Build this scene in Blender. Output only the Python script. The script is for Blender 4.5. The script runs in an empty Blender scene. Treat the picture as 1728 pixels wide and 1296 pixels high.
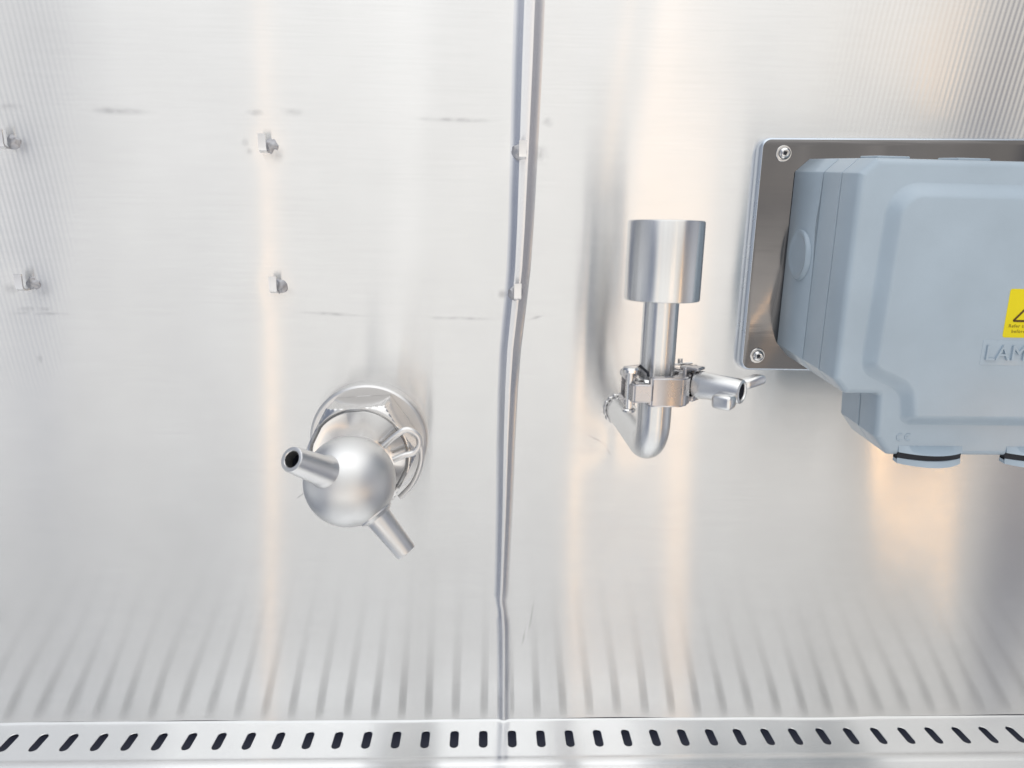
import bpy, bmesh, math, random
from mathutils import Vector, Matrix, noise
random.seed(7)
R = math.radians
scene = bpy.context.scene
col = scene.collection

# ---------------------------------------------------------------- camera
cam_d = bpy.data.cameras.new("camera"); cam = bpy.data.objects.new("camera", cam_d)
col.objects.link(cam); scene.camera = cam
CAM = Vector((0.0, -0.41635, 0.33768))
RT = Vector((0.9992004, -0.03467901, 0.01989797))
UP = Vector((-0.01210182, 0.21200258, 0.97719417))
FW = Vector((0.03810655, 0.97665361, -0.21141339))
m = Matrix((RT, UP, -FW)).transposed().to_4x4(); m.translation = CAM
cam.matrix_world = m
cam_d.sensor_fit = 'HORIZONTAL'; cam_d.sensor_width = 36.0
cam_d.lens = 36.0 * 1120.23 / 1728.0
cam_d.clip_start = 0.01; cam_d.clip_end = 60
cam_d.dof.use_dof = True
cam_d.dof.focus_distance = 0.385
cam_d.dof.aperture_fstop = 11.0

# ---------------------------------------------------------------- world and lamps
world = bpy.data.worlds.new("World"); scene.world = world; world.use_nodes = True
wn = world.node_tree.nodes; wl = world.node_tree.links
bg = wn["Background"]
tc = wn.new("ShaderNodeTexCoord"); sx = wn.new("ShaderNodeSeparateXYZ")
wl.new(tc.outputs["Generated"], sx.inputs[0])
def ramp(nodes, pts, interp='EASE'):
    r = nodes.new("ShaderNodeValToRGB"); r.color_ramp.interpolation = interp
    e = r.color_ramp.elements
    e[0].position = pts[0][0]; e[0].color = (*pts[0][1], 1)
    e[1].position = pts[-1][0]; e[1].color = (*pts[-1][1], 1)
    for p, c in pts[1:-1]:
        k = e.new(p); k.color = (*c, 1)
    return r
ma = wn.new("ShaderNodeMath"); ma.operation = 'MULTIPLY_ADD'; ma.inputs[1].default_value = .5; ma.inputs[2].default_value = .5
wl.new(sx.outputs["Z"], ma.inputs[0])
# room brightness with height: pale floor below, dim brown-grey cupboards at eye level, pale ceiling above
rz = ramp(wn, [(0.0, (.84, .82, .80)), (.27, (.95, .932, .905)), (.37, (.80, .785, .765)), (.44, (.55, .54, .525)), (.50, (.45, .44, .435)),
               (.56, (.53, .51, .49)), (.66, (.49, .485, .48)), (.8, (.54, .545, .55)), (1.0, (.84, .85, .86))])
wl.new(ma.outputs[0], rz.inputs[0])
mx = wn.new("ShaderNodeMath"); mx.operation = 'MULTIPLY_ADD'; mx.inputs[1].default_value = .5; mx.inputs[2].default_value = .5
wl.new(sx.outputs["X"], mx.inputs[0])
# room brightness across: dim cool sides, a dim brown corner to the right
rx = ramp(wn, [(0.0, (.66, .69, .74)), (.07, (.52, .56, .63)), (.12, (.28, .32, .42)), (.17, (.28, .32, .42)), (.24, (.96, .975, 1.0)), (.36, (.98, .99, 1.0)), (.60, (1.0, 1.0, 1.0)),
               (.785, (1.0, .99, .97)), (.83, (.30, .33, .41)), (.88, (.30, .33, .41)), (1.0, (.60, .63, .70))])
rx2 = ramp(wn, [(0.0, (.66, .69, .74)), (.07, (.52, .56, .63)), (.12, (.28, .32, .42)), (.17, (.28, .32, .42)), (.24, (.92, .93, .95)), (.36, (1, 1, 1)), (.60, (1.0, .995, .985)),
                (.70, (.97, .945, .92)), (.80, (.62, .54, .47)), (.88, (.56, .49, .43)), (1.0, (.60, .63, .70))])
wl.new(mx.outputs[0], rx.inputs[0]); wl.new(mx.outputs[0], rx2.inputs[0])
low = wn.new("ShaderNodeMapRange"); low.inputs[1].default_value = .40; low.inputs[2].default_value = .56; low.inputs[3].default_value = 1; low.inputs[4].default_value = 0
wl.new(ma.outputs[0], low.inputs[0])
mixx = wn.new("ShaderNodeMixRGB"); wl.new(low.outputs[0], mixx.inputs[0]); wl.new(rx.outputs[0], mixx.inputs[1]); wl.new(rx2.outputs[0], mixx.inputs[2])
mul = wn.new("ShaderNodeMixRGB"); mul.blend_type = 'MULTIPLY'; mul.inputs[0].default_value = 1
wl.new(rz.outputs[0], mul.inputs[1]); wl.new(mixx.outputs[0], mul.inputs[2])
wl.new(mul.outputs[0], bg.inputs[0]); bg.inputs[1].default_value = 1.0

def area(name, loc, target, sx_, sy_, power, color):
    d = bpy.data.lights.new(name, 'AREA'); d.shape = 'RECTANGLE'; d.size = sx_; d.size_y = sy_
    d.energy = power; d.color = color
    o = bpy.data.objects.new(name, d); col.objects.link(o)
    o.location = loc
    v = Vector(target) - Vector(loc)
    o.rotation_euler = v.to_track_quat('-Z', 'Y').to_euler()
    return o
# cabinet lamp over the work area, in front of the wall
area("cabinet_lamp", (0.02, -0.42, 1.05), (0.02, -0.10, 0.1), 1.4, 0.9, 1.0, (1, .99, .97))
# added unseen lights that put warm vertical strips into the wall's reflection
# (x, width, radiance, height of centre, length)
for x_, w_, rad_, z_, h_ in ((-.54, .042, .60, -.15, 1.0), (.288, .030, .95, -.20, .9), (.434, .088, .36, -.02, 1.2), (1.17, .060, 4.2, -.36, .55)):
    area("warm_reflection_light", (x_, -1.25, z_), (x_ * .3, 0, .2), w_, h_, rad_ * math.pi * w_ * h_, (1, .55, .20))
for x_, w_, rad_ in ((-.232, .110, .12), (.445, .09, .10), (.06, .05, .1)):  # unseen lights added for the pale reflected bands high on the wall
    area("white_reflection_light", (x_, -1.25, 1.0), (x_ * .3, 0, .35), w_, .9, rad_ * math.pi * w_ * .9, (1, .98, .95))

vs = scene.view_settings
vs.view_transform = 'Standard'; vs.look = 'None'; vs.gamma = 1; vs.exposure = 0.69
scene.view_settings.use_curve_mapping = False

# ---------------------------------------------------------------- materials
def nmat(name):
    mt = bpy.data.materials.new(name); mt.use_nodes = True
    return mt, mt.node_tree.nodes, mt.node_tree.links, mt.node_tree.nodes["Principled BSDF"]
def vmath(n, op, **kw):
    v = n.new("ShaderNodeVectorMath"); v.operation = op
    return v
def steel(name, base, rough, aniso=0, tangent=None, scatter=0, sdir=(0, 0, 1), nscale=(60, 60, 6000), tint_noise=.04, grain_rough=.05, extra=None, lobes=None, streak=None):
    mt, n, l, b = nmat(name)
    b.inputs["Metallic"].default_value = 1
    tcn = n.new("ShaderNodeTexCoord")
    # mottled base colour and roughness
    nz = n.new("ShaderNodeTexNoise"); nz.inputs["Scale"].default_value = 22; nz.inputs["Detail"].default_value = 5
    l.new(tcn.outputs["Object"], nz.inputs["Vector"])
    mr = n.new("ShaderNodeMapRange"); mr.inputs["From Min"].default_value = .3; mr.inputs["From Max"].default_value = .7
    mr.inputs["To Min"].default_value = 1 - tint_noise; mr.inputs["To Max"].default_value = 1 + tint_noise
    l.new(nz.outputs["Fac"], mr.inputs["Value"])
    mm = n.new("ShaderNodeMixRGB"); mm.blend_type = 'MULTIPLY'; mm.inputs[0].default_value = 1
    mm.inputs[1].default_value = (*base, 1); l.new(mr.outputs[0], mm.inputs[2])
    l.new(mm.outputs[0], b.inputs["Base Color"])
    nr = n.new("ShaderNodeTexNoise"); nr.inputs["Scale"].default_value = 60; nr.inputs["Detail"].default_value = 4
    l.new(tcn.outputs["Object"], nr.inputs["Vector"])
    m2 = n.new("ShaderNodeMapRange"); m2.inputs["From Min"].default_value = .3; m2.inputs["From Max"].default_value = .7
    m2.inputs["To Min"].default_value = max(.02, rough - grain_rough); m2.inputs["To Max"].default_value = rough + grain_rough
    l.new(nr.outputs["Fac"], m2.inputs["Value"]); l.new(m2.outputs[0], b.inputs["Roughness"])
    if streak:
        ms = n.new("ShaderNodeMapping"); ms.inputs["Scale"].default_value = streak[1]
        l.new(tcn.outputs["Object"], ms.inputs["Vector"])
        ns = n.new("ShaderNodeTexNoise"); ns.inputs["Scale"].default_value = 1; ns.inputs["Detail"].default_value = 4; l.new(ms.outputs[0], ns.inputs["Vector"])
        r3 = n.new("ShaderNodeMapRange"); r3.inputs[1].default_value = .3; r3.inputs[2].default_value = .7; r3.inputs[3].default_value = 1 - streak[0]; r3.inputs[4].default_value = 1 + streak[0]
        l.new(ns.outputs["Fac"], r3.inputs[0])
        m5 = n.new("ShaderNodeMixRGB"); m5.blend_type = 'MULTIPLY'; m5.inputs[0].default_value = 1
        l.new(mm.outputs[0], m5.inputs[1]); l.new(r3.outputs[0], m5.inputs[2]); mm = m5
        l.new(mm.outputs[0], b.inputs["Base Color"])
    if aniso:
        b.inputs["Anisotropic"].default_value = aniso
        cx = n.new("ShaderNodeCombineXYZ")
        for i in range(3): cx.inputs[i].default_value = tangent[i]
        l.new(cx.outputs[0], b.inputs["Tangent"])
    if scatter:
        geo = n.new("ShaderNodeNewGeometry")
        mp = n.new("ShaderNodeMapping"); mp.inputs["Scale"].default_value = nscale
        l.new(tcn.outputs["Object"], mp.inputs["Vector"])
        g = n.new("ShaderNodeTexNoise"); g.inputs["Scale"].default_value = 1; g.inputs["Detail"].default_value = 2
        l.new(mp.outputs[0], g.inputs["Vector"])
        s = n.new("ShaderNodeMath"); s.operation = 'SUBTRACT'; s.inputs[1].default_value = .5
        l.new(g.outputs["Fac"], s.inputs[0])
        sc = vmath(n, 'SCALE'); sc.inputs[0].default_value = Vector(sdir) * scatter
        l.new(s.outputs[0], sc.inputs["Scale"])
        ad = vmath(n, 'ADD'); l.new(geo.outputs["Normal"], ad.inputs[0]); l.new(sc.outputs[0], ad.inputs[1])
        last = ad
        if extra: last = extra(n, l, tcn, ad)
        nn = vmath(n, 'NORMALIZE'); l.new(last.outputs[0], nn.inputs[0])
        l.new(nn.outputs[0], b.inputs["Normal"])
        if lobes:
            # brushed grain: facets tilted across the brushing direction, as a mix of equal lobes
            out = n["Material Output"]; acc = None; c0 = len(lobes) // 2
            wts = [(c0 + 1.6 - abs(i - c0)) ** 1.4 for i in range(len(lobes))]
            for i, tl in enumerate(lobes):
                p = n.new("ShaderNodeBsdfPrincipled"); p.inputs["Metallic"].default_value = 1
                l.new(mm.outputs[0], p.inputs["Base Color"]); l.new(m2.outputs[0], p.inputs["Roughness"])
                p.inputs["Anisotropic"].default_value = aniso; l.new(cx.outputs[0], p.inputs["Tangent"])
                o_ = vmath(n, 'ADD'); l.new(last.outputs[0], o_.inputs[0]); o_.inputs[1].default_value = Vector(sdir) * tl
                q_ = vmath(n, 'NORMALIZE'); l.new(o_.outputs[0], q_.inputs[0]); l.new(q_.outputs[0], p.inputs["Normal"])
                if acc is None: acc = p.outputs[0]
                else:
                    mxs = n.new("ShaderNodeMixShader"); mxs.inputs[0].default_value = wts[i] / sum(wts[:i + 1])
                    l.new(acc, mxs.inputs[1]); l.new(p.outputs[0], mxs.inputs[2]); acc = mxs.outputs[0]
            l.new(acc, out.inputs["Surface"])
    return mt

def wall_extra(n, l, tcn, ad):
    """normal ripples imitating faint moiré reflection lines near both ends of the wall"""
    sp = n.new("ShaderNodeSeparateXYZ"); l.new(tcn.outputs["Object"], sp.inputs[0])
    def mth(op, a, b_=None, c=None):
        q = n.new("ShaderNodeMath"); q.operation = op
        for i, v in enumerate((a, b_, c)):
            if v is None: continue
            if isinstance(v, (int, float)): q.inputs[i].default_value = v
            else: l.new(v, q.inputs[i])
        return q.outputs[0]
    def rng(v, a, b_, c, d):
        q = n.new("ShaderNodeMapRange"); q.interpolation_type = 'SMOOTHSTEP'
        for i, k in enumerate((a, b_, c, d)): q.inputs[i + 1].default_value = k
        l.new(v, q.inputs[0]); return q.outputs[0]
    x = sp.outputs["X"]; z = sp.outputs["Z"]
    wob = n.new("ShaderNodeTexNoise"); wob.inputs["Scale"].default_value = 9; l.new(tcn.outputs["Object"], wob.inputs["Vector"])
    xx = mth('ADD', mth('SUBTRACT', x, mth('MULTIPLY', mth('MULTIPLY', x, .5), mth('SUBTRACT', z, .4))), mth('MULTIPLY', wob.outputs["Fac"], .003))
    s = mth('SINE', mth('MULTIPLY', xx, 2 * math.pi / .0031))
    left = mth('MULTIPLY', rng(x, -.285, -.195, 1, 0), rng(z, .17, .36, 0, 1))
    right = mth('MULTIPLY', rng(x, .16, .25, 0, 1.25), rng(z, .36, .43, 0.0, 1))
    amp = mth('MULTIPLY', mth('ADD', mth('MULTIPLY', left, .6), right), .015)
    mid = mth('MULTIPLY', mth('MULTIPLY', rng(x, -.014, -.006, 0, 1), rng(x, .004, .009, 1, 0)), .008)
    amp = mth('ADD', amp, mid)
    v = vmath(n, 'SCALE'); v.inputs[0].default_value = (1, 0, 0); l.new(mth('MULTIPLY', s, amp), v.inputs["Scale"])
    a2 = vmath(n, 'ADD'); l.new(ad.outputs[0], a2.inputs[0]); l.new(v.outputs[0], a2.inputs[1])
    return a2

M = {}
M['wall'] = steel('brushed_wall_steel', (.785, .785, .782), .19, .97, (0, 0, 1), scatter=.22, sdir=(0, 0, 1), nscale=(30, 30, 5000), tint_noise=.02, grain_rough=.02, extra=wall_extra, streak=(.013, (22, 22, 700)), lobes=(-.39, -.26, -.13, 0, .13, .26, .39))
M['seam'] = steel('seam_steel', (.73, .735, .755), .25, .95, (0, 0, 1), scatter=.15, nscale=(30, 30, 5000), tint_noise=.02, grain_rough=.02, lobes=(-.39, -.26, -.13, 0, .13, .26, .39))
M['floor'] = steel('tray_steel', (.86, .865, .87), .20, .95, (0, 1, 0), scatter=.06, sdir=(0, 1, 0), nscale=(30, 5000, 30), tint_noise=.02, grain_rough=.02, lobes=(-.36, -.24, -.12, 0, .12))
M['plate'] = steel('plate_steel', (.19, .182, .18), .12, .8, (0, 0, 1), scatter=.10, nscale=(30, 30, 1800), tint_noise=.08, grain_rough=.04)
M['edge'] = steel('plate_edge', (.62, .68, .76), .30)
M['satin'] = steel('satin_steel', (.77, .765, .76), .38, tint_noise=.03)
M['blast'] = steel('blasted_steel', (.77, .77, .765), .44, tint_noise=.03)
M['polish'] = steel('polished_steel', (.72, .71, .70), .16, tint_noise=.02, grain_rough=.01)
M['pipe'] = steel('brushed_pipe', (.76, .76, .755), .22, .7, (0, 0, 1), scatter=.03, nscale=(30, 30, 3000), tint_noise=.02, grain_rough=.03, lobes=(-.3, -.15, 0, .15, .3))
M['cast'] = steel('cast_steel', (.50, .49, .50), .26, tint_noise=.08, grain_rough=.08)
M['tab'] = steel('tab_steel', (.82, .82, .82), .38, tint_noise=.1, grain_rough=.1)
def plain(name, c, rough, spec=.5, bump=0, bscale=900):
    mt, n, l, b = nmat(name)
    tcn = n.new("ShaderNodeTexCoord"); nz = n.new("ShaderNodeTexNoise"); nz.inputs["Scale"].default_value = 35; nz.inputs["Detail"].default_value = 6
    l.new(tcn.outputs["Object"], nz.inputs["Vector"])
    r = ramp(n, [(.3, tuple(v * .955 for v in c)), (.7, tuple(min(1, v * 1.045) for v in c))], 'LINEAR')
    l.new(nz.outputs["Fac"], r.inputs[0]); l.new(r.outputs[0], b.inputs["Base Color"])
    b.inputs["Roughness"].default_value = rough; b.inputs["Specular IOR Level"].default_value = spec
    if bump:
        nb = n.new("ShaderNodeTexNoise"); nb.inputs["Scale"].default_value = bscale; nb.inputs["Detail"].default_value = 3
        l.new(tcn.outputs["Object"], nb.inputs["Vector"])
        bp = n.new("ShaderNodeBump"); bp.inputs["Strength"].default_value = bump; bp.inputs["Distance"].default_value = .0002
        l.new(nb.outputs["Fac"], bp.inputs["Height"]); l.new(bp.outputs[0], b.inputs["Normal"])
    return mt
M['box'] = plain('grey_blue_plastic', (.43, .52, .60), .22, .5, .25)
M['dark'] = plain('dark_gap', (.012, .014, .022), .6)
M['plenum'] = plain('dark_plenum', (.042, .047, .08), .45)
M['bore'] = plain('dark_bore', (.02, .022, .035), .5)
M['yellow'] = plain('yellow_vinyl', (.83, .70, .0), .45)
M['ink'] = plain('brown_ink', (.10, .055, .004), .6)
M['inkpale'] = plain('pale_brown_ink', (.20, .13, .01), .6)
M['wire'] = steel('satin_wire', (.84, .83, .82), .42, tint_noise=.02)
M['boss'] = steel('boss_steel', (.46, .46, .48), .5, tint_noise=.3, grain_rough=.1)

# ---------------------------------------------------------------- helpers
def finish(bm, name, mat, parent=None, sharp=32, recalc=True):
    if recalc: bmesh.ops.recalc_face_normals(bm, faces=bm.faces)
    for f in bm.faces: f.smooth = True
    for e in bm.edges:
        if len(e.link_faces) == 2 and e.calc_face_angle(0) > R(sharp): e.smooth = False
    me = bpy.data.meshes.new(name); bm.to_mesh(me); bm.free()
    o = bpy.data.objects.new(name, me); col.objects.link(o)
    for mm_ in (mat if isinstance(mat, (list, tuple)) else [mat]): me.materials.append(mm_)
    if parent is not None:
        o.parent = parent; o.matrix_parent_inverse = Matrix.Identity(4)
        me.transform(Matrix.Translation(-parent_loc(parent)))
    return o
def parent_loc(p):
    v = Vector((0, 0, 0))
    while p is not None: v += Vector(p.location); p = p.parent
    return v
def thing(name, label, cat, loc, group=None):
    o = bpy.data.objects.new(name, None); col.objects.link(o); o.empty_display_size = .01
    o.location = loc; o["label"] = label; o["category"] = cat
    if group: o["group"] = group
    return o
def structure(o):
    o["kind"] = "structure"; return o
def frame(axis, hint=(0, 0, 1)):
    a = Vector(axis).normalized(); h = Vector(hint)
    if abs(a.dot(h.normalized())) > .97: h = Vector((1, 0, 0))
    u = (h - a * h.dot(a)).normalized(); w = a.cross(u)
    return a, u, w
def lathe(bm, org, axis, prof, n=64, rfun=None, cap0=True, cap1=True, hint=(0, 0, 1)):
    """prof: (distance along axis, radius); rfun(theta, i, r) may reshape a ring"""
    a, u, w = frame(axis, hint); org = Vector(org); rings = []
    for i, (t, r) in enumerate(prof):
        ring = []
        for k in range(n):
            th = 2 * math.pi * k / n
            rr = rfun(th, i, r) if rfun else r
            ring.append(bm.verts.new(org + a * t + (u * math.cos(th) + w * math.sin(th)) * rr))
        rings.append(ring)
    for A, B in zip(rings, rings[1:]):
        for k in range(n): bm.faces.new((A[k], A[(k + 1) % n], B[(k + 1) % n], B[k]))
    if cap0: bm.faces.new(rings[0][::-1])
    if cap1: bm.faces.new(rings[-1])
    return rings
def tube(bm, pts, rad, n=20, cap=True):
    pts = [Vector(p) for p in pts]
    if not isinstance(rad, (list, tuple)): rad = [rad] * len(pts)
    rings = []; u = None
    for i, p in enumerate(pts):
        t = (pts[min(i + 1, len(pts) - 1)] - pts[max(i - 1, 0)]).normalized()
        if u is None: _, u, _ = frame(t)
        u = (u - t * u.dot(t)).normalized(); w = t.cross(u)
        rings.append([bm.verts.new(p + (u * math.cos(2 * math.pi * k / n) + w * math.sin(2 * math.pi * k / n)) * rad[i]) for k in range(n)])
    for A, B in zip(rings, rings[1:]):
        for k in range(n): bm.faces.new((A[k], A[(k + 1) % n], B[(k + 1) % n], B[k]))
    if cap: bm.faces.new(rings[0][::-1]); bm.faces.new(rings[-1])
def spline(ctrl, k=10):
    c = [Vector(p) for p in ctrl]; c = [c[0] * 2 - c[1]] + c + [c[-1] * 2 - c[-2]]; out = []
    for i in range(1, len(c) - 2):
        for j in range(k):
            t = j / k; a, b, d, e = c[i - 1], c[i], c[i + 1], c[i + 2]
            out.append(.5 * ((2 * b) + (d - a) * t + (2 * a - 5 * b + 4 * d - e) * t * t + (3 * b - a - 3 * d + e) * t ** 3))
    out.append(c[-2]); return out
def ellipsoid_profile(r, n=24):
    return [(-r * math.cos(math.pi * i / n), max(1e-5, r * math.sin(math.pi * i / n))) for i in range(n + 1)]
def block(bm, c, ax, ay, az, sx_, sy_, sz_, bev=0):
    """box around c with given axes; rounded edges"""
    c = Vector(c); b2 = bmesh.new(); bmesh.ops.create_cube(b2, size=1)
    for v in b2.verts: v.co = Vector((v.co.x * sx_, v.co.y * sy_, v.co.z * sz_))
    if bev: bmesh.ops.bevel(b2, geom=list(b2.edges), offset=bev, segments=3, affect='EDGES', profile=.5)
    for v in b2.verts: v.co = c + Vector(ax) * v.co.x + Vector(ay) * v.co.y + Vector(az) * v.co.z
    vm = {v: bm.verts.new(v.co) for v in b2.verts}
    for f in b2.faces: bm.faces.new([vm[v] for v in f.verts])
    b2.free()
def fillet(poly, rads, seg=6):
    """round the corners of a 2-D polygon"""
    out = []; n = len(poly)
    for i, p in enumerate(poly):
        p = Vector(p); a = Vector(poly[i - 1]); b = Vector(poly[(i + 1) % n]); r = rads[i] if isinstance(rads, (list, tuple)) else rads
        d1 = (a - p); d2 = (b - p); ang = d1.angle(d2)
        if r <= 0: out.append(p); continue
        t = min(r / math.tan(ang / 2), d1.length * .48, d2.length * .48); rr = t * math.tan(ang / 2)
        s = p + d1.normalized() * t; e = p + d2.normalized() * t
        cdir = (d1.normalized() + d2.normalized()).normalized(); cc = p + cdir * (rr / math.sin(ang / 2))
        v1 = s - cc; v2 = e - cc; tot = v1.angle(v2); sg = 1 if v1.x * v2.y - v1.y * v2.x > 0 else -1
        for k in range(seg + 1):
            th = sg * tot * k / seg
            out.append(cc + Vector((v1.x * math.cos(th) - v1.y * math.sin(th), v1.x * math.sin(th) + v1.y * math.cos(th))))
    return out
def offset(poly, d):
    """inset a closed 2-D polygon (points given anticlockwise) by d"""
    n = len(poly); out = []
    for i in range(n):
        a, p, b = poly[i - 1], poly[i], poly[(i + 1) % n]
        e1 = (p - a).normalized(); e2 = (b - p).normalized()
        n1 = Vector((-e1.y, e1.x)); n2 = Vector((-e2.y, e2.x)); mid = (n1 + n2)
        if mid.length < 1e-6: mid = n1
        mid.normalize(); out.append(p + mid * (d / max(.5, mid.dot(n1))))
    return out
def fillet_ring(poly, rad, d, seg):
    # inset the sharp polygon, then round it: convex corners tighten, concave ones widen
    n = len(poly); rr = []
    for i in range(n):
        a, p, b = poly[i - 1], poly[i], poly[(i + 1) % n]
        cr = (p - a).x * (b - p).y - (p - a).y * (b - p).x; r = rad[i] if isinstance(rad, (list, tuple)) else rad
        rr.append(max(.0003, r - d) if cr > 0 else max(.0003, r + d))
    return fillet(offset(poly, d) if d else poly, rr, seg)
def ringed(bm, poly, steps, cap0=True, cap1=True, yfun=None, rad=None, seg=4, pre=None):
    """stack of outlines in the x-z plane: steps are (inset, y)"""
    area_ = sum(poly[i - 1].x * poly[i].y - poly[i].x * poly[i - 1].y for i in range(len(poly)))
    if area_ < 0:
        poly = poly[::-1]
        if isinstance(rad, (list, tuple)): rad = list(rad)[::-1]
    rings = []
    for si, (d, y) in enumerate(steps):
        q = (fillet_ring(poly, rad, d, seg) if rad is not None else (offset(poly, d) if d else poly))
        if pre: q = pre(q)
        rings.append([bm.verts.new((p.x, y + (yfun(p, si) if yfun else 0), p.y)) for p in q])
    n = len(rings[0])
    for A, B in zip(rings, rings[1:]):
        for k in range(n): bm.faces.new((A[k], A[(k + 1) % n], B[(k + 1) % n], B[k]))
    if cap0: bm.faces.new(rings[0][::-1])
    if cap1: bm.faces.new(rings[-1])
    return rings
def text_bm(bm, body, size, loc, depth, shear=0, spacing=1.0, y_up=None):
    """flat lettering facing -Y with its left end of the baseline at loc"""
    cu = bpy.data.curves.new("lettering", 'FONT'); cu.body = body; cu.size = size; cu.extrude = depth / 2; cu.space_character = spacing
    cu.resolution_u = 3
    to = bpy.data.objects.new("lettering", cu); col.objects.link(to)
    bpy.context.view_layer.update()
    me = bpy.data.meshes.new_from_object(to.evaluated_get(bpy.context.evaluated_depsgraph_get()))
    bpy.data.objects.remove(to); bpy.data.curves.remove(cu)
    me.transform(Matrix(((1, shear, 0, loc[0]), (0, 0, -1, loc[1]), (0, 1, 0, loc[2]), (0, 0, 0, 1))))
    bm.from_mesh(me); bpy.data.meshes.remove(me)

# ---------------------------------------------------------------- back wall with its folded seam
HOOKS = [(-.2803, .3890), (-.2803, .3072), (-.1308, .3902), (-.1292, .3085), (.0205, .3899), (.0193, .3070)]
SEAM = [(-.02, .0155), (.05, .0143), (.0732, .0138), (.088, .0127), (.0935, .0114), (.105, .0119), (.16, .0127), (.21, .0130), (.245, .0136), (.27, .0146), (.295, .0168), (.32, .0188), (.345, .0197), (.39, .0206), (.472, .0218), (.75, .026)]
def seam_x(z):
    for (z0, x0), (z1, x1) in zip(SEAM, SEAM[1:]):
        if z <= z1: return x0 + (x1 - x0) * max(0, (z - z0)) / (z1 - z0)
    return SEAM[-1][1]
def lerp(a, b, t): return a + (b - a) * max(0, min(1, t))
def wall_y(x, z):
    y = .0005 * math.sin(x * 21 + 1.3 * math.sin(z * 3.1)) + .00028 * math.sin(x * 63 + 2 * math.sin(z * 5 + 1))
    y += .0006 * noise.noise(Vector((x * 9, z * 3, 1.7)))
    s = min(1, abs(x - seam_x(z)) / .03); y *= s * s
    for hx, hz in HOOKS:
        d2 = (x - hx - .001) ** 2 + (z - hz + .001) ** 2
        y += .0002 * math.exp(-d2 / .00012) - .0001 * math.exp(-d2 / .0006)
    y -= .0000 if z > .02 else .0012 * ((.02 - z) / .02) ** 2
    y -= .0014 * math.exp(-((x - .084) ** 2 / .0002 + (z - .21) ** 2 / .0003)) * .4
    return y - .0
def seam_profile(z):
    lw = lerp(.0040, .0062, (z - .03) / .40); rw = lerp(.0042, .0062, (z - .03) / .40); cw = lerp(.0006, .0027, (z - .12) / .32)
    if .082 < z < .098: lw *= .7; rw *= .85
    h = .42 * (lw + rw) / 2
    sx0 = seam_x(z)
    return [(sx0 - cw - lw, 0), (sx0 - cw - lw * .93, h * .05), (sx0 - cw - lw * .45, h * .38), (sx0 - cw - lw * .08, h * .95), (sx0 - cw, h), (sx0, h * 1.04), (sx0 + cw, h),
            (sx0 + cw + rw * .08, h * .95), (sx0 + cw + rw * .40, h * .45), (sx0 + cw + rw * .93, h * .05), (sx0 + cw + rw, 0)]
ztop, zbot = .72, .0014
zs = [zbot + (ztop - zbot) * i / 230 for i in range(231)]
bm = bmesh.new(); rows = []
def grid_rows(bm, xs_of):
    prev = None
    for z in zs:
        row = [bm.verts.new((x, wall_y(x, z) + dy, z)) for x, dy in xs_of(z)]
        if prev:
            for k in range(len(row) - 1): bm.faces.new((prev[k], prev[k + 1], row[k + 1], row[k]))
        prev = row
def left_sheet(z):
    e = seam_profile(z)[0][0]; return [(lerp(-.62, e, i / 170), 0) for i in range(171)]
def right_sheet(z):
    s = seam_profile(z)[-1][0]; return [(lerp(s, .78, i / 190), 0) for i in range(191)]
def seam_strip(z):
    return [(x, -h) for x, h in seam_profile(z)]
grid_rows(bm, left_sheet); grid_rows(bm, right_sheet)
wall = structure(finish(bm, "back_wall", M['wall'], recalc=False, sharp=60))
bm = bmesh.new(); grid_rows(bm, seam_strip)
finish(bm, "seam", M['seam'], wall, recalc=False, sharp=60)
def dirt_mat(name, c, amax, sc):
    mt, n, l, b = nmat(name)
    b.inputs["Base Color"].default_value = (*c, 1); b.inputs["Roughness"].default_value = .6
    tcn = n.new("ShaderNodeTexCoord"); uv = n.new("ShaderNodeUVMap"); uv.uv_map = "UVMap"
    sub = vmath(n, 'SUBTRACT'); sub.inputs[1].default_value = (.5, .5, 0); l.new(uv.outputs[0], sub.inputs[0])
    ln = vmath(n, 'LENGTH'); l.new(sub.outputs[0], ln.inputs[0])
    mr = n.new("ShaderNodeMapRange"); mr.interpolation_type = 'SMOOTHSTEP'; mr.inputs[1].default_value = .0; mr.inputs[2].default_value = .5
    mr.inputs[3].default_value = 1; mr.inputs[4].default_value = 0; l.new(ln.outputs["Value"], mr.inputs[0])
    nz = n.new("ShaderNodeTexNoise"); nz.inputs["Scale"].default_value = sc; nz.inputs["Detail"].default_value = 6; l.new(tcn.outputs["Object"], nz.inputs["Vector"])
    m3 = n.new("ShaderNodeMapRange"); m3.inputs[1].default_value = .32; m3.inputs[2].default_value = .78; l.new(nz.outputs["Fac"], m3.inputs[0])
    mu = n.new("ShaderNodeMath"); mu.operation = 'MULTIPLY'; l.new(mr.outputs[0], mu.inputs[0]); l.new(m3.outputs[0], mu.inputs[1])
    mu2 = n.new("ShaderNodeMath"); mu2.operation = 'MULTIPLY'; mu2.inputs[1].default_value = amax; l.new(mu.outputs[0], mu2.inputs[0])
    l.new(mu2.outputs[0], b.inputs["Alpha"])
    return mt
M['smudge'] = dirt_mat('grey_smudge', (.22, .22, .25), .27, 110)
M['halo'] = dirt_mat('polish_halo', (.75, .77, .80), .35, 90)
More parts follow.
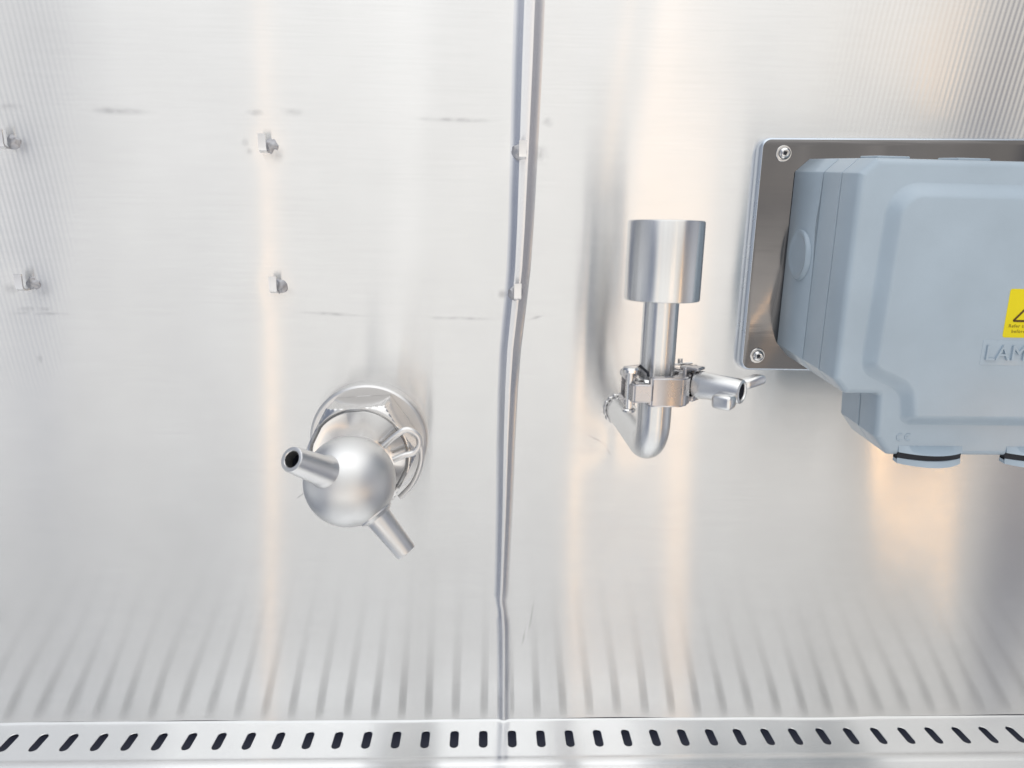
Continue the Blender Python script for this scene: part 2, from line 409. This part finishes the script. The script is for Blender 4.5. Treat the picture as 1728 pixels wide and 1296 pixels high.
def decal_bm(bm, x, z, w, h, rot=0):
    n = 8; uvl = bm.loops.layers.uv.get("UVMap") or bm.loops.layers.uv.new("UVMap")
    g = {}
    for i in range(n + 1):
        for j in range(n + 1):
            u, v = i / n, j / n; dx, dz = (u - .5) * w, (v - .5) * h
            px, pz = x + dx * math.cos(rot) - dz * math.sin(rot), z + dx * math.sin(rot) + dz * math.cos(rot)
            yy = wall_y(px, pz) - .0005
            e = seam_profile(pz)
            if e[0][0] < px < e[-1][0]:
                yy = min(wall_y(px, pz) - h_ for (xa, h_), (xb, _) in zip(e, e[1:]) if xa <= px <= xb) - .0009 if True else yy
            g[i, j] = bm.verts.new((px, yy, pz))
    for i in range(n):
        for j in range(n):
            f = bm.faces.new((g[i, j], g[i + 1, j], g[i + 1, j + 1], g[i, j + 1]))
            for lp, (a, b_) in zip(f.loops, ((i, j), (i + 1, j), (i + 1, j + 1), (i, j + 1))): lp[uvl].uv = (a / n, b_ / n)
bm = bmesh.new()
for a in ((-.2147, .4064, .05, .006), (-.276, .4072, .02, .005), (-.1369, .4074, .014, .006), (-.115, .4080, .022, .006), (-.02, .4065, .06, .004), (.0345, .4063, .010, .008),
          (.031, .3880, .012, .016, .4), (-.1432, .3905, .006, .007), (-.142, .386, .008, .006), (-.277, .2906, .026, .005), (-.273, .288, .05, .003), (-.0967, .2907, .05, .0035, -.04), (-.018, .2893, .055, .0035),
          (.0305, .2905, .012, .003, .3), (.009, .305, .008, .008), (-.278, .2601, .005, .008), (-.1258, .3845, .014, .013), (-.124, .304, .014, .008), (-.2725, .3855, .014, .014), (-.271, .3035, .016, .014),
          (-.29, .303, .013, .009)):
    decal_bm(bm, *a)
for a in ((.0735, .2105, .02, .002, -.5), (.0805, .2035, .012, .002, -1.0), (.033, .082, .0022, .035, -.12), (.028, .066, .002, .02, -.15)):
    decal_bm(bm, *a)
finish(bm, "smudge", M['smudge'], wall, recalc=False)

# ---------------------------------------------------------------- slotted work surface
bm = bmesh.new()
P_ = .02; X0 = -.3194; ys = -.0188; hw = .00285; hl = .0080; th = .0013; yb = .0006; yf = -.0330
def slot_pts(cx, seg=6):
    o = []
    for k in range(seg * 2 + 1):
        a = math.pi * k / (seg * 2); o.append((cx + hw * math.cos(a), ys + (hl - hw) + hw * math.sin(a)))
    for k in range(seg * 2 + 1):
        a = math.pi + math.pi * k / (seg * 2); o.append((cx + hw * math.cos(a), ys - (hl - hw) + hw * math.sin(a)))
    return o
def sq_pts(cx, pts):
    o = []
    for x, y in pts:
        dx, dy = x - cx, y - ys
        ty = (yb - ys) if dy > 0 else (ys - yf)
        s = max(abs(dx) / (P_ / 2), abs(dy) / ty)
        o.append((cx + dx / s, ys + dy / s))
    for sx0 in (-1, 1):
        for yy in (yb, yf):
            c = (cx + sx0 * P_ / 2, yy); i = min(range(len(o)), key=lambda i: (o[i][0] - c[0]) ** 2 + (o[i][1] - c[1]) ** 2); o[i] = c
    return o
for k in range(-12, 52):
    cx = X0 + k * P_; sp = slot_pts(cx); sq = sq_pts(cx, sp); n = len(sp)
    inn = [bm.verts.new((x, y, -.00025)) for x, y in sp]; low = [bm.verts.new((x, y, -th)) for x, y in sp]
    rim = [bm.verts.new((cx + (x - cx) * 1.09, ys + (y - ys) * 1.03, 0)) for x, y in sp]
    out = [bm.verts.new((x, y, 0)) for x, y in sq]
    for i in range(n):
        j = (i + 1) % n
        bm.faces.new((rim[i], rim[j], out[j], out[i])); bm.faces.new((inn[i], inn[j], rim[j], rim[i])); bm.faces.new((low[i], low[j], inn[j], inn[i]))
xl, xr = X0 - 12.5 * P_, X0 + 51.5 * P_
prof = [(yf, 0), (yf - .0005, 0), (-.0348, 0), (-.0358, .0003), (-.0372, .0014), (-.0386, .0021), (-.0400, .0025), (-.0430, .0026), (-.0445, .0022), (-.0460, .0020), (-.09, .0020), (-.46, .0020), (-.475, 0), (-.48, -.02), (-.48, -.25)]
NX = 60; prev = None
for y, z in prof:
    row = [bm.verts.new((lerp(xl, xr, i / NX), y, z)) for i in range(NX + 1)]
    if prev:
        for i in range(NX): bm.faces.new((prev[i], row[i], row[i + 1], prev[i + 1]))
    prev = row
bmesh.ops.remove_doubles(bm, verts=bm.verts, dist=1e-6)
floor = structure(finish(bm, "work_surface", M['floor'], sharp=40))
if sum(f.normal.z for f in floor.data.polygons) < 0: floor.data.flip_normals()
bm = bmesh.new()
for a, b_ in (((xl, .02, -.022), (xr, -.2, -.022)),):
    v = [bm.verts.new(p) for p in ((xl, .02, -.022), (xr, .02, -.022), (xr, -.2, -.022), (xl, -.2, -.022), (xl, .02, -.0018), (xr, .02, -.0018), (xr, -.2, -.0018), (xl, -.2, -.0018))]
    bm.faces.new(v[:4]); bm.faces.new((v[0], v[1], v[5], v[4])); bm.faces.new((v[3], v[2], v[6], v[7]))
structure(finish(bm, "plenum", M['plenum']))

# ---------------------------------------------------------------- wall hooks
def make_hook(x, z, lean):
    y0 = wall_y(x, z) - (.0034 if abs(x - seam_x(z)) < .006 else 0)
    t = thing("wall_hook", "", "hook", (x, y0, z), "small bright steel hooks in two rows on the back wall")
    # round weld boss on the wall
    bm = bmesh.new(); lathe(bm, (x + .0022 * lean, y0 + .001, z - .0010), (0, -1, 0), [(0, .0046), (.0010, .0042), (.0015, .0037), (.0018, .0028), (.0022, .0020), (.0024, .0008)], 24)
    for v in bm.verts:
        v.co += Vector((noise.noise(v.co * 400), noise.noise(v.co * 400 + Vector((9, 0, 0))), noise.noise(v.co * 400 + Vector((0, 9, 0))))) * .0011
    finish(bm, "boss", M['boss'], t, sharp=60)
    # bent tongue: leaves the wall at the foot, stands up parallel to it
    bm = bmesh.new(); w = .0044; tk = .0011
    path = [(0.0015, -.0046), (-.0028, -.0046), (-.0046, -.0038), (-.0050, -.0022), (-.0050, .0050)]
    L_, Rr = [], []
    for i, (py, pz) in enumerate(path):
        a = Vector(path[max(0, i - 1)]); b_ = Vector(path[min(len(path) - 1, i + 1)]); d = (b_ - a).normalized(); nn = Vector((-d.y, d.x)) * tk / 2
        quad = []
        for sx_, s in ((-1, 1), (1, 1), (1, -1), (-1, -1)):
            quad.append(bm.verts.new((x - .001 + sx_ * w / 2, y0 + py + nn.x * s, z + pz + nn.y * s)))
        L_.append(quad)
    for A, B in zip(L_, L_[1:]):
        for k in range(4): bm.faces.new((A[k], A[(k + 1) % 4], B[(k + 1) % 4], B[k]))
    bm.faces.new(L_[0][::-1]); bm.faces.new(L_[-1])
    bmesh.ops.bevel(bm, geom=[e for e in bm.edges if e.calc_face_angle(0) > 1.2], offset=.00025, segments=2, affect='EDGES')
    finish(bm, "tongue", M['tab'], t)
    return t
labels = ["small steel hook half cut off by the left picture edge, in the upper row",
          "small steel hook near the left picture edge, in the lower row above a dark scuff",
          "small steel hook with dark round boss, upper row, midway between left edge and seam",
          "small steel hook on the warm vertical reflection, lower row above the ball nozzle",
          "small bright steel hook standing on the wall seam, the upper of two",
          "small bright steel hook standing on the wall seam, the lower of two"]
for (hx, hz), lb, ln in zip(HOOKS, labels, (1.6, 1.8, 1.0, .9, -1.3, -1.0)):
    make_hook(hx, hz, ln)["label"] = lb

# ---------------------------------------------------------------- ball nozzle on its hexagon nut
VX, VZ = -.0746, .2112
val = thing("ball_nozzle", "satin steel ball with two hose spouts on a large hexagon nut fixed to the wall", "nozzle", (VX, 0, VZ))
bm = bmesh.new()
lathe(bm, (VX, .002, VZ), (0, -1, 0), [(0, .0370), (.0095, .0370), (.0110, .0364), (.0118, .0352), (.0118, .030), (.0125, .0298)], 96)
finish(bm, "flange", M['satin'], val)
bm = bmesh.new(); ROT = R(4)
def hexr(th, ap):
    a = (th - ROT + math.pi / 6) % (math.pi / 3) - math.pi / 6
    return ap / math.cos(a)
ap = .0296
def nutf(th, i, r): return min(r, hexr(th, ap)) if i < NUTC else r
pr = [(.010, .0345), (.0370, .0345), (.0380, .0332), (.0390, .0320), (.0398, .0308), (.0403, .0300), (.0405, .0292)]
NUTC = len(pr)
def nutf(th, i, r): return min(r, hexr(th, ap)) if i < len(pr) else r
pr2 = pr + [(.0402, .0285), (.0385, .0275), (.0384, .0268), (.0400, .0180), (.0418, .0115), (.0428, .0100)]
def nutf(th, i, r):
    if i < len(pr): return min(r, hexr(th, ap))
    return min(r, hexr(th, (ap - .001) * r / .0292)) if i < len(pr) + 4 else r
lathe(bm, (VX, 0, VZ), (0, -1, 0), pr2, 480, nutf)
finish(bm, "hexagon_nut", M['polish'], val, sharp=20)
bm = bmesh.new(); lathe(bm, (VX, 0, VZ), (0, -1, 0), [(.038, .0100), (.056, .0096)], 48, cap0=False, cap1=False)
finish(bm, "neck", M['satin'], val)
SC = Vector((VX + .0006, -.070, .2073)); SR = .0248
bm = bmesh.new(); lathe(bm, SC, (0, -1, .2), ellipsoid_profile(SR, 40), 80, cap0=False, cap1=False)
bmesh.ops.remove_doubles(bm, verts=bm.verts, dist=3e-5)
finish(bm, "ball", M['blast'], val)
def spout(d, Ls, r0, r1, ri, name, weld):
    d = Vector(d).normalized(); bm = bmesh.new()
    s0 = SR * .86
    lathe(bm, SC, d, [(s0, weld), (s0 + .0022, weld * .98), (s0 + .0040, r0 * 1.04), (s0 + .0055, r0), (Ls - .0012, r1), (Ls - .0002, r1 - .0003), (Ls, r1 - .0008), (Ls, ri + .0003), (Ls - .0004, ri), (Ls - .028, ri)], 56, cap1=True)
    o = finish(bm, name, M['satin'], val)
    bm = bmesh.new(); lathe(bm, SC, d, [(Ls - .0275, ri * .99), (Ls - .006, ri * .985)], 40, cap1=False); 
    finish(bm, "bore", M['bore'], o, recalc=False)
vw = (CAM - SC).normalized()
vr = vw.cross(Vector((0, 0, 1))).normalized() * -1; vu = vw.cross(vr); vu = vu if vu.z > 0 else -vu
vr = Vector((1, 0, 0)) - vw * vw.x; vr.normalize()
S1 = Vector((-.6187, -.7787, .1045))
SP1 = Vector((-.0195, -.0385, .0255)); SP2 = Vector((.0313, -.0100, -.0372))
spout(SP1, .0500, .0078, .0064, .0041, "spout", .0090)
spout(SP2, .0500, .0070, .0058, .0040, "spout", .0100)
# bent wire clip round the neck
bm = bmesh.new()
cl = [(.0135, -.0480, .0125), (.0200, -.0480, .0190), (.0260, -.0475, .0225), (.0315, -.0465, .0190), (.0325, -.0460, .0130), (.0295, -.0465, .0085), (.0240, -.0475, .0070), (.0185, -.0480, .0045)]
tube(bm, spline([(VX + a * 1.07 + .0012, b_, VZ - .0035 + c) for a, b_, c in cl], 10), .0018, 14)
cl2 = [(.0322, -.0462, .0165), (.0336, -.0455, .0080), (.0325, -.0450, -.0010), (.0285, -.0450, -.0110), (.0215, -.0455, -.0195)]
tube(bm, spline([(VX + a * 1.07 + .0012, b_, VZ - .0035 + c) for a, b_, c in cl2], 10), .0016, 14)
finish(bm, "wire_clip", M['wire'], val, sharp=70)
bm = bmesh.new(); tube(bm, [(-.1085, -.030, .186), (-.1145, -.031, .1815)], .00022, 8)
finish(bm, "pin", M['cast'], val)

# ---------------------------------------------------------------- bent pipe with cup
PX, PY, PZ = .0865, -.0870, .2318; pr_ = .0088; br = .0165
pip = thing("bent_pipe", "brushed steel pipe bending up out of the wall and ending in a wide cup", "pipe", (PX, 0, PZ))
bm = bmesh.new()
pts = [(PX, .003, PZ), (PX, -.02, PZ), (PX, -.045, PZ), (PX, PY + br, PZ)]
pts += [(PX, PY + br - br * math.sin(a), PZ + br - br * math.cos(a)) for a in [math.pi / 2 * k / 16 for k in range(1, 17)]]
pts += [(PX, PY, z) for z in (.262, .29, .312)]
tube(bm, pts, pr_, 56); finish(bm, "pipe", M['pipe'], pip)
bm = bmesh.new()
# lumpy weld bead where the pipe meets the wall
n1, n2 = 72, 10; rg = []
for i in range(n1):
    th = 2 * math.pi * i / n1; rr = .0009 + .0004 * math.sin(th * 17) + .0003 * noise.noise(Vector((th * 3, 0, 0)))
    c = Vector((PX + .0096 * math.cos(th), -.0006, PZ + .0096 * math.sin(th))); rad = Vector((math.cos(th), 0, math.sin(th)))
    rg.append([bm.verts.new(c + (rad * math.cos(2 * math.pi * j / n2) + Vector((0, -1, 0)) * math.sin(2 * math.pi * j / n2)) * rr) for j in range(n2)])
for i in range(n1):
    for j in range(n2): bm.faces.new((rg[i][j], rg[i][(j + 1) % n2], rg[(i + 1) % n1][(j + 1) % n2], rg[(i + 1) % n1][j]))
finish(bm, "weld_bead", M['polish'], pip, sharp=80)
bm = bmesh.new()
lathe(bm, (PX, PY, .3100), (0, 0, 1), [(.0006, .0088), (0, .0175), (.0003, .0182), (.0010, .0185), (.0376, .0185), (.0383, .0182), (.0385, .0178), (.0385, .0150), (.0381, .0147), (.006, .0147), (.006, .002)], 96, cap0=False)
finish(bm, "cup", M['pipe'], pip)

# ---------------------------------------------------------------- hinged clamp with wing nut
CZ = .2665
cla = thing("pipe_clamp", "hinged steel clamp with a wing nut closed round the bent pipe", "clamp", (PX, PY, CZ))
a0 = Vector((.87, -.49, 0)).normalized()         # bolt axis
fdir = Vector((0, -1, 0)); side = Vector((1, 0, 0)); upv = Vector((0, 0, 1))
bm = bmesh.new()
lathe(bm, (PX, PY, CZ - .0052), (0, 0, 1), [(0, .0090), (0, .0140), (.0012, .0152), (.0092, .0152), (.0104, .0140), (.0104, .0090)], 72, cap0=False, cap1=False)
finish(bm, "ferrule", M['polish'], pip)
def shell(bm, a_from, a_to, r_in, r_out, z0, z1, n=28, cut=None):
    """arc-shaped band round the pipe"""
    prev = None
    for i in range(n + 1):
        th = lerp(a_from, a_to, i / n); d = Vector((math.cos(th), math.sin(th), 0)); zz0, zz1 = z0, z1
        if cut: zz0, zz1 = cut(i / n, z0, z1)
        c = Vector((PX, PY, 0))
        q = [bm.verts.new(c + d * r + Vector((0, 0, z))) for r, z in ((r_in, zz0), (r_out, zz0), (r_out, zz1), (r_in, zz1))]
        if prev:
            for k in range(4): bm.faces.new((prev[k], prev[(k + 1) % 4], q[(k + 1) % 4], q[k]))
        else: bm.faces.new(q[::-1])
        prev = q
    bm.faces.new(prev)
# front jaw: flat-faced casting
bm = bmesh.new()
def jaw(bm, pts2, z0, z1, bev):
    """extrude plan outline pts2 (x,y) between z0 and z1"""
    a = [bm.verts.new((PX + x, PY + y, CZ + z0)) for x, y in pts2]; b_ = [bm.verts.new((PX + x, PY + y, CZ + z1)) for x, y in pts2]
    n = len(a); fs = [bm.faces.new(a[::-1]), bm.faces.new(b_)]
    for k in range(n): fs.append(bm.faces.new((a[k], a[(k + 1) % n], b_[(k + 1) % n], b_[k])))
    es = set(e for f in fs for e in f.edges)
    if bev: bmesh.ops.bevel(bm, geom=list(es), offset=bev, segments=3, affect='EDGES', clamp_overlap=True)
jaw(bm, [(-.0080, -.0158), (-.0066, -.0182), (.0085, -.0182), (.0125, -.0150), (.0150, -.0100), (.0160, -.0040), (.0115, -.0040), (.0100, -.0095), (.0060, -.0130), (-.0060, -.0130)], -.0070, .0076, .0009)
jaw(bm, [(-.0165, -.0150), (-.0150, -.0178), (-.0060, -.0181), (-.0060, -.0140), (-.0120, -.0120), (-.0150, -.0060), (-.0175, -.0070)], -.0050, .0042, .0008)
finish(bm, "front_jaw", M['cast'], cla, sharp=40)
bm = bmesh.new()
shell(bm, R(20), R(175), .0135, .0175, CZ - .0078, CZ + .0078)
for zz in (.0062, -.0062):
    block(bm, (PX - .0155, PY - .004, CZ + zz), (1, 0, 0), (0, 1, 0), (0, 0, 1), .0055, .0160, .0030, .0008)
block(bm, (PX + .0150, PY + .0035, CZ), tuple(a0), (.49, .87, 0), (0, 0, 1), .010, .0050, .0150, .001)
finish(bm, "rear_jaw", M['cast'], cla, sharp=40)
bm = bmesh.new()
hx, hy = PX - .0158, PY - .0115
lathe(bm, (hx, hy, CZ - .0112), (0, 0, 1), [(0, .0022), (.0004, .0032), (.0014, .0034), (.0020, .0028), (.0020, .0020), (.0200, .0020), (.0200, .0030), (.0204, .0042), (.0218, .0044), (.0228, .0038), (.0232, .0022)], 32)
finish(bm, "hinge_pin", M['polish'], cla)
bm = bmesh.new(); tube(bm, [(hx + .0045, hy + .002, CZ + .0122), (hx + .0085, hy, CZ + .0088), (hx + .0088, hy - .0003, CZ + .0070)], .0007, 10)
finish(bm, "hinge_spring", M['dark'], cla)
# bolt end, wing nut
B0 = Vector((.1010, -.0900, .2690)); nd = Vector((.0216, -.0200, -.0002)).normalized(); nf, nu, nw = frame(nd, (0, 0, 1))
bm = bmesh.new()
lathe(bm, B0 - nd * .003, nd, [(0, .0052), (.0018, .0064), (.0062, .0064), (.0072, .0056), (.0076, .0035), (.0095, .0035)], 40)
block(bm, B0 + nd * .0018, nd, nu, nw, .0022, .0175, .0130, .0008)
block(bm, B0 + nd * .0035 + nw * .0 + Vector((0, 0, -.0070)), nd, nu, nw, .006, .0030, .0090, .0008)
block(bm, B0 + nd * .0030 + Vector((0, 0, .0080)), nd, nu, nw, .0100, .0016, .0080, .0006)
finish(bm, "bolt_lug", M['cast'], cla, sharp=40)
bm = bmesh.new()
lathe(bm, B0, nd, [(.0050, .0020), (.0052, .0058), (.0060, .0068), (.0080, .0071), (.0180, .0064), (.0270, .0062), (.0292, .0058), (.0296, .0052), (.0296, .0044), (.0290, .0041), (.0230, .0040)], 48)
wd = (Vector((.56, .83, .10)) - nd * Vector((.56, .83, .10)).dot(nd)).normalized(); wu = nd.cross(wd)
for s, L_, dz in ((1, .0125, .0012), (-1, .0080, -.0030)):
    if s > 0: wd_, wu_ = wd, wu; wd = Vector((.90, .34, .20)).normalized(); wu = nd.cross(wd).normalized()
    else: wd, wu = wd_, wu_
    c = B0 + nd * .0245 + wd * s * (.0052 + L_ / 2) + Vector((0, 0, dz))
    block(bm, c, wd, nd, wu, L_, .0100 if s < 0 else .0066, .0052 if s > 0 else .0070, .0020)
finish(bm, "wing_nut", M['pipe'], cla, sharp=40)
bm = bmesh.new(); lathe(bm, B0, nd, [(.0232, .0039), (.0288, .0039)], 6, cap1=False); finish(bm, "bolt_socket", M['bore'], cla, recalc=False)
bm = bmesh.new()
tube(bm, [(PX + .0130, PY + .004, CZ + .010), (PX + .0128, PY + .004, CZ + .0135)], .0013, 12); tube(bm, [(PX + .010, PY + .003, CZ + .0105), (PX + .0185, PY + .0010, CZ + .0118)], .0006, 10)
finish(bm, "split_pin", M['polish'], cla)

# ---------------------------------------------------------------- mounting plate
BX = .2983    # centre line of the enclosure
def mirror(pts): return [Vector(p) for p in pts] + [Vector((2 * BX - p[0], p[1])) for p in pts[::-1]]
plate_poly = fillet([(.1605, .4002), (.1605, .2600), (2 * BX - .1605, .2600), (2 * BX - .1605, .4060)], .0062, 8)
pla = thing("mounting_plate", "dark polished steel plate with rounded corners screwed to the wall", "plate", (BX, 0, .329))
bm = bmesh.new(); ringed(bm, plate_poly, [(.0012, .003), (.0, .0018), (0, -.0058), (.0004, -.0074), (.0013, -.0080)], cap0=False)
for f in bm.faces:
    if len(f.verts) < 5: f.material_index = 1
finish(bm, "sheet", [M['plate'], M['edge']], pla, sharp=50)
def screw(x, z):
    s = thing("screw", "", "screw", (x, -.008, z), "dome head screws at the plate corners")
    bm = bmesh.new(); lathe(bm, (x, -.0078, z), (0, -1, 0), [(0, .0047), (.0007, .0047), (.0009, .0045)], 32); finish(bm, "washer", M['polish'], s)
    bm = bmesh.new()
    def hx6(th, i, r): return r * (1 + .22 * math.cos(6 * th)) if i >= 7 else r
    lathe(bm, (x, -.0086, z), (0, -1, 0), [(0, .0035), (.0009, .0036), (.0018, .0033), (.0025, .0027), (.0029, .0021), (.0030, .0019), (.00295, .0017), (.0029, .00155), (.0018, .0015)], 48, hx6)
    hd = finish(bm, "head", M['polish'], s)
    bm = bmesh.new(); lathe(bm, (x, -.0104, z), (0, -1, 0), [(0, .0012), (.0001, .0011)], 12); finish(bm, "recess", M['bore'], hd)
    return s
screw(.1744, .3912)["label"] = "bright dome head screw at the top left corner of the plate"
screw(.1706, .2696)["label"] = "bright dome head screw at the bottom left corner of the plate"

# ---------------------------------------------------------------- instrument enclosure
enc = thing("instrument_enclosure", "blue grey plastic instrument housing bolted to the steel plate", "enclosure", (BX, -.008, .329))
up = [(.1900, .3808), (.1820, .3735), (.1820, .2700), (.1893, .2622)]
base_poly = mirror([(.1900, .3808), (.1820, .3735), (.1820, .2700), (.1893, .2622), (.215, .2560)])
full = [(.1900, .3808), (.1820, .3735), (.1820, .2700), (.1893, .2620), (.2070, .2620), (.2085, .2385), (.2165, .2285)]
back = [(.1900, .3808), (.1820, .3735), (.1820, .2700), (.1893, .2620), (.2070, .2620), (.2085, .2385), (.2165, .2285)]
def dense(poly, step):
    out = []
    for i, p in enumerate(poly):
        b_ = poly[(i + 1) % len(poly)]; k = max(1, int((b_ - p).length / step))
        out += [p.lerp(b_, j / k) for j in range(k)]
    return out
fr = [.001, .001, .001, .001, .001, .0012, .0012]
bp = dense(fillet(base_poly, .0012, 3), .004)
def bow(p, si):
    if si < 2 or p.x > .20: return 0
    return .0024 * math.exp(-((p.y - .345) / .014) ** 2)
bm = bmesh.new(); ringed(bm, bp, [(.0008, -.0082), (0, -.0095), (0, -.0434), (.0003, -.0440)], yfun=bow)
finish(bm, "base_shell", M['box'], enc, sharp=38)
mp_ = mirror(full)
def ccw(p):
    a = sum(p[i - 1].x * p[i].y - p[i].x * p[i - 1].y for i in range(len(p))); return p if a > 0 else p[::-1]
bm = bmesh.new(); ringed(bm, ccw(mp_), [(.0016, -.0600), (.0016, -.0790)], rad=.0012); ringed(bm, ccw([Vector(p) for p in base_poly]), [(.0016, -.0405), (.0016, -.0470)], rad=.0012); finish(bm, "gap_shade_core", M['dark'], enc)  # dark core stands in for the shade inside the shell gaps
bm = bmesh.new(); ringed(bm, ccw(mp_), [(.0003, -.0450), (0, -.0453), (0, -.0638), (.0003, -.0641)], rad=.0014); finish(bm, "middle_shell", M['box'], enc, sharp=38)
# cover: rounded front edge, raised panel with its stepped lower corner
bm = bmesh.new()
st = [(.0003, -.0648), (0, -.0651), (0, -.0792), (.0003, -.0806), (.0010, -.0817), (.0021, -.0824), (.0034, -.0827)]
ringed(bm, ccw(mp_), st, cap0=False, rad=.0014)
pan = mirror([(.1958, .3706), (.1932, .2740), (.2155, .2640), (.2190, .2452)]); PR = [.017, .0120, .008, .008, .008, .008, .0120, .017]
S = []
for k in range(13):
    t = k / 12; s = t * t * (3 - 2 * t); S.append((.0082 * t, -.0825 - .0060 * s))
ringed(bm, pan, S, cap0=False, rad=PR, seg=12)
finish(bm, "cover", M['box'], enc, sharp=38)
# recessed-looking round knockout on the left side
bm = bmesh.new(); lathe(bm, (.1818, -.0268, .3268), (-1, 0, 0), [(0, .0146), (.0006, .0144), (.0018, .0140), (.0022, .0130), (.0020, .0120), (.0014, .0110), (.0013, .0100)], 72)
for v in bm.verts: v.co.x = .1818 - (.1818 - v.co.x) * (.15 + 1.0 * max(0, min(1, (-.0220 - v.co.y) / .018)))
finish(bm, "knockout_disc", M['box'], enc)
bm = bmesh.new(); lathe(bm, (.1819, -.0268, .3268), (-1, 0, 0), [(0, .0149), (.0001, .0149)], 72)
finish(bm, "knockout_groove", M['box'], enc)
# low tabs along the top edge
for x in (.2005, .2435):
    bm = bmesh.new(); block(bm, (x + .0085, -.0545, .3812), (1, 0, 0), (0, 1, 0), (0, 0, 1), .0175, .0170, .0022, .0006); finish(bm, "top_lip", M['box'], enc)
# cable entries: bowed lips on the lower edge with a dark gap between
def bowed(bm, xc, w, zt, zb, yt, sag_t, yb_, sag_b):
    """lip with a bowed front: top edge at zt bows out by sag_t, bottom edge at zb by sag_b"""
    n = 22; L_ = []
    for i in range(n + 1):
        u = lerp(-1, 1, i / n); b_ = 1 - u * u
        L_.append([bm.verts.new((xc + u * w / 2, y, z)) for y, z in ((-.079, zt), (yt - sag_t * b_, zt), (yb_ - sag_b * b_, zb), (-.079, zb))])
    for A, B in zip(L_, L_[1:]):
        for k in range(4): bm.faces.new((A[k], A[(k + 1) % 4], B[(k + 1) % 4], B[k]))
    bm.faces.new(L_[0]); bm.faces.new(L_[-1][::-1])
for k in range(3):
    xc = .2389 + .0597 * k
    bm = bmesh.new(); bowed(bm, xc, 0.0352, .2344, .2311, -.0828, .0, -.0836, .0050); u_ = finish(bm, "cable_entry", M['box'], enc, sharp=40)
    bm = bmesh.new(); bowed(bm, xc, .0350, .2310, .2268, -.0826, .0040, -.0826, .0040); finish(bm, "gap", M['dark'], u_, sharp=40)
    bm = bmesh.new(); bowed(bm, xc, .0350, .2276, .2248, -.0828, .0048, -.0832, .0062); finish(bm, "lower_lip", M['box'], u_, sharp=40)
# moulded letters and conformity mark
YP = -.0885
bm = bmesh.new(); text_bm(bm, "LAM", .0112, (.2548, YP - .0004, .2834), .0016, 0, 1.05)
finish(bm, "moulded_name", M['box'], enc, sharp=25)
bm = bmesh.new()
block(bm, (.2545 + .020, YP - .0000, .2870), (1, 0, 0), (0, 1, 0), (0, 0, 1), .042, .0003, .0128, .0001); finish(bm, "name_panel", M['box'], enc)
bm = bmesh.new()
for cx in (.2213, .2258):
    tube(bm, [(cx + .0018 * math.cos(a), -.0828, .2392 + .0018 * math.sin(a)) for a in [R(65) + R(230) * k / 16 for k in range(17)]], .00042, 8)
tube(bm, [(.2240, -.0828, .2392), (.2256, -.0828, .2392)], .0004, 8)
finish(bm, "conformity_mark", M['box'], enc)
# warning sticker
bm = bmesh.new()
sp_ = fillet([(.2630, .3197), (.2630, .2950), (.2955, .2950), (.2955, .3197)], .0012, 5)
ringed(bm, ccw(sp_), [(0, YP + .0001), (0, YP - .00012)], cap0=False); stick = finish(bm, "warning_sticker", M['yellow'], enc)
stick["label"] = "yellow warning sticker with a brown triangle"
bm = bmesh.new()
tri = fillet([(.2658, .3032), (.2800 + .0005, .3182 + .003), (.2942, .3032)][::-1], .0010, 4)
tri = fillet([(.2660, .3030), (.2932, .3030), (.2796, .3188)], .0008, 4); tri_in = offset(tri, .0011)
for q1, q2 in zip(range(len(tri)), list(range(1, len(tri))) + [0]):
    bm.faces.new([bm.verts.new((p.x, YP - .00022, p.y)) for p in (tri[q1], tri[q2], tri_in[q2], tri_in[q1])])
bmesh.ops.remove_doubles(bm, verts=bm.verts, dist=1e-7)
block(bm, (.2796, YP - .00022, .3105), (1, 0, 0), (0, 1, 0), (0, 0, 1), .0012, .0001, .0070); block(bm, (.2796, YP - .00022, .3050), (1, 0, 0), (0, 1, 0), (0, 0, 1), .0012, .0001, .0012)
finish(bm, "warning_triangle", M['ink'], stick)
bm = bmesh.new(); text_bm(bm, "Refer to", .0024, (.2652, YP - .0002, .3002), .00005, 0, 1.15); text_bm(bm, "before", .0024, (.2672, YP - .0002, .2975), .00005, 0, 1.15)
finish(bm, "warning_text", M['inkpale'], stick)

# the housing droops slightly towards the front: its depth edges fall by about six degrees
SH = .108
def shear(o):
    w = parent_loc(o)
    for v in o.data.vertices: v.co.z += SH * (v.co.y + w.y + .081)
for o in list(enc.children_recursive if hasattr(enc, "children_recursive") else []):
    if o.type == 'MESH': shear(o)
